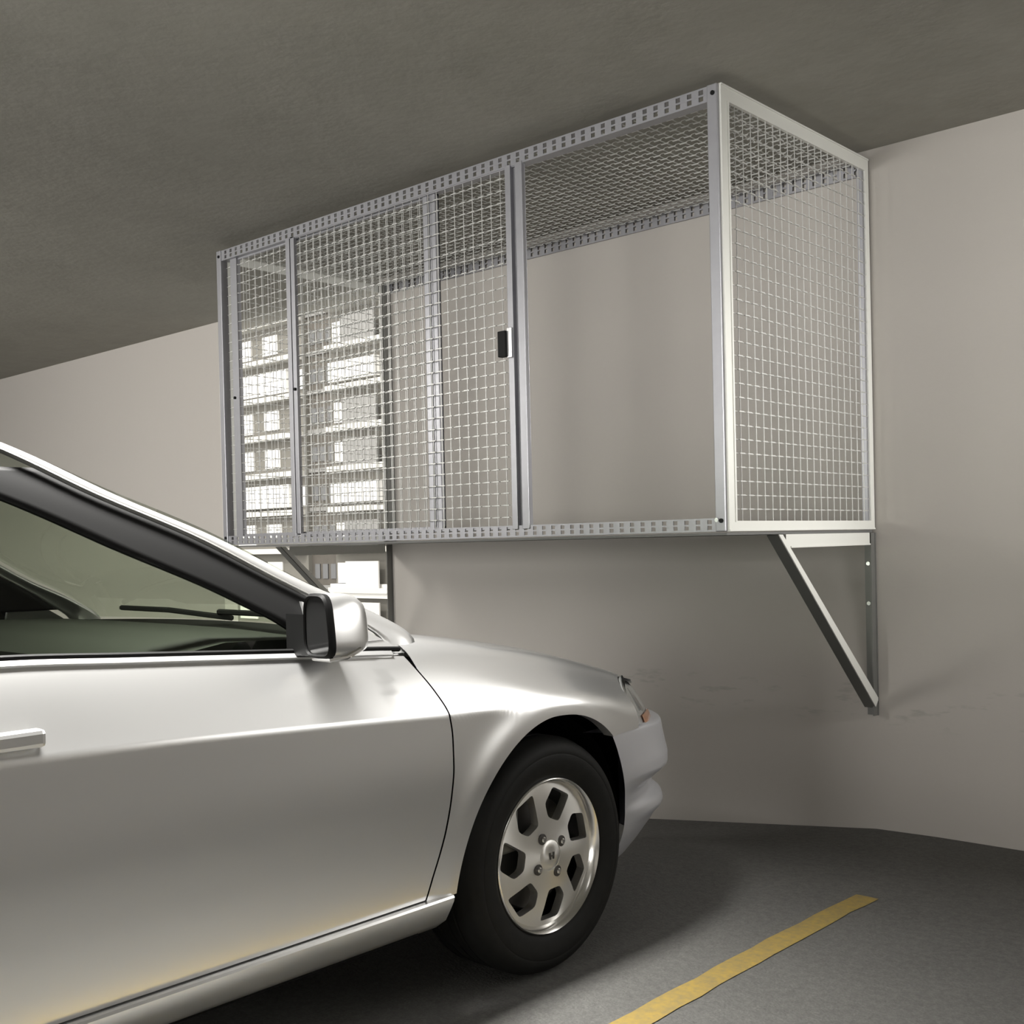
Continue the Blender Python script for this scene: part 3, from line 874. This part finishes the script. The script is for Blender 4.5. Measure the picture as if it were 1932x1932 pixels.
# ---- windshield, roof, rear window, trunk
mb = MB(); rows = []
for i in range(25):
    v = i / 24; z = lerp(.92, 1.372, v) + .012 * math.sin(math.pi * v); row = []
    for j in range(33):
        uu = -1 + j / 16; a = abs(uu); zz = z + .014 * (1 - a * a) * v
        ye = pout(min(1.375, lerp(.92, 1.365, v))) - .012; yc = ye + lerp(.10, .05, v)
        row.append((uu * (gx(z) - .035), lerp(yc, ye, a ** 2), zz))
    rows.append(row)
mb.grid(rows); P('windshield', mb, 'glass', smooth=True, angle=180)
mb = MB(); rows = []
for i in range(25):
    v = i / 24; row = []
    for j in range(29):
        uu = -1 + j / 14; a = abs(uu)
        yy = lerp(lerp(-1.29, -1.40, a * a), -2.28, v); zz = mono([(0, 1.385), (.3, 1.402), (.6, 1.40), (1, 1.355)], v) - .045 * a ** 3 * 1.2
        row.append((uu * lerp(.60, .585, v), yy, zz))
    rows.append(row)
mb.grid(rows); P('roof', mb, 'paint', smooth=True, solid=.02, angle=180)
mb = MB(); rows = []
for i in range(13):
    v = i / 12; rows.append([(uu * lerp(.58, .62, v), lerp(-2.28, -2.98, v) - .08 * (1 - uu * uu), lerp(1.35, .99, v) + .02 * math.sin(math.pi * v)) for uu in [-1 + j / 8 for j in range(17)]])
mb.grid(rows); P('rear_window', mb, 'glass', smooth=True)
mb = MB(); rows = []
for i in range(17):
    v = i / 16; yy = lerp(-2.95, -3.66, v)
    rows.append([(uu * mono(BXT, yy) * .995, yy - .1 * (1 - uu * uu), mono([(0, .985), (.5, .965), (.85, .94), (1, .90)], v) - .03 * uu ** 4) for uu in [-1 + j / 10 for j in range(21)]])
mb.grid(rows); P('trunk_lid', mb, 'paint', smooth=True, angle=180)
mb = MB(); rows = []
for i in range(15):
    z = lerp(.22, .88, i / 14); o = mono([(.22, -.09), (.35, -.02), (.5, .02), (.6, .02), (.66, -.01), (.88, -.05)], z)
    rows.append([((.80 + o * .4) * math.sin(t), -3.55 - (.24 + o) * max(0, math.cos(t)) ** .55, z) for t in [math.pi * (-.5 + j / 30) for j in range(31)]])
mb.grid(rows); P('rear_bumper', mb, 'bumper', smooth=True)
for s in (1, -1):
    mb = MB(); mb.prism([(s * .30, -3.79, .70), (s * .70, -3.72, .70), (s * .70, -3.70, .84), (s * .30, -3.76, .84)], (0, -.03, 0)); P('tail_light', mb, 'red', bevel=.006)

# ---- dark core: engine bay, floor pan, cabin
mb = MB()
mb.box((-.55, -.40, .22), (.55, .70, .66)); mb.box((-.83, -2.2, .215), (.83, -.45, .72)); mb.box((-.55, -3.5, .25), (.55, -2.2, .8)); mb.box((-.74, -.62, .24), (.74, -.40, .84))
P('underbody', mb, 'void')
mb = MB(); rows = []
for y, z in ((-.42, .87), (-.52, .915), (-.66, .94), (-.86, .947), (-.98, .93), (-1.02, .89), (-1.0, .70)):
    rows.append([(uu * .735, y - .06 * uu * uu * .5, z - .012 * uu ** 4) for uu in [-1 + j / 10 for j in range(21)]])
mb.grid(rows); mb.poly([rw[-1] for rw in rows]); mb.poly([rw[0] for rw in rows]); P('dashboard', mb, 'dash', smooth=True, angle=50)
mb = MB(); mb.tube([(-.37 + .185 * math.cos(t), -1.20 - .08 * math.sin(t), .93 + .165 * math.sin(t)) for t in [2 * math.pi * j / 32 for j in range(32)]], .014, 8, closed=True)
mb.tube([(-.37, -1.20, .93), (-.37, -1.0, .88)], .03, 8); mb.bar((-.54, -1.2, .93), (-.2, -1.2, .93), .02, .04); P('steering_wheel', mb, 'dash', smooth=True)
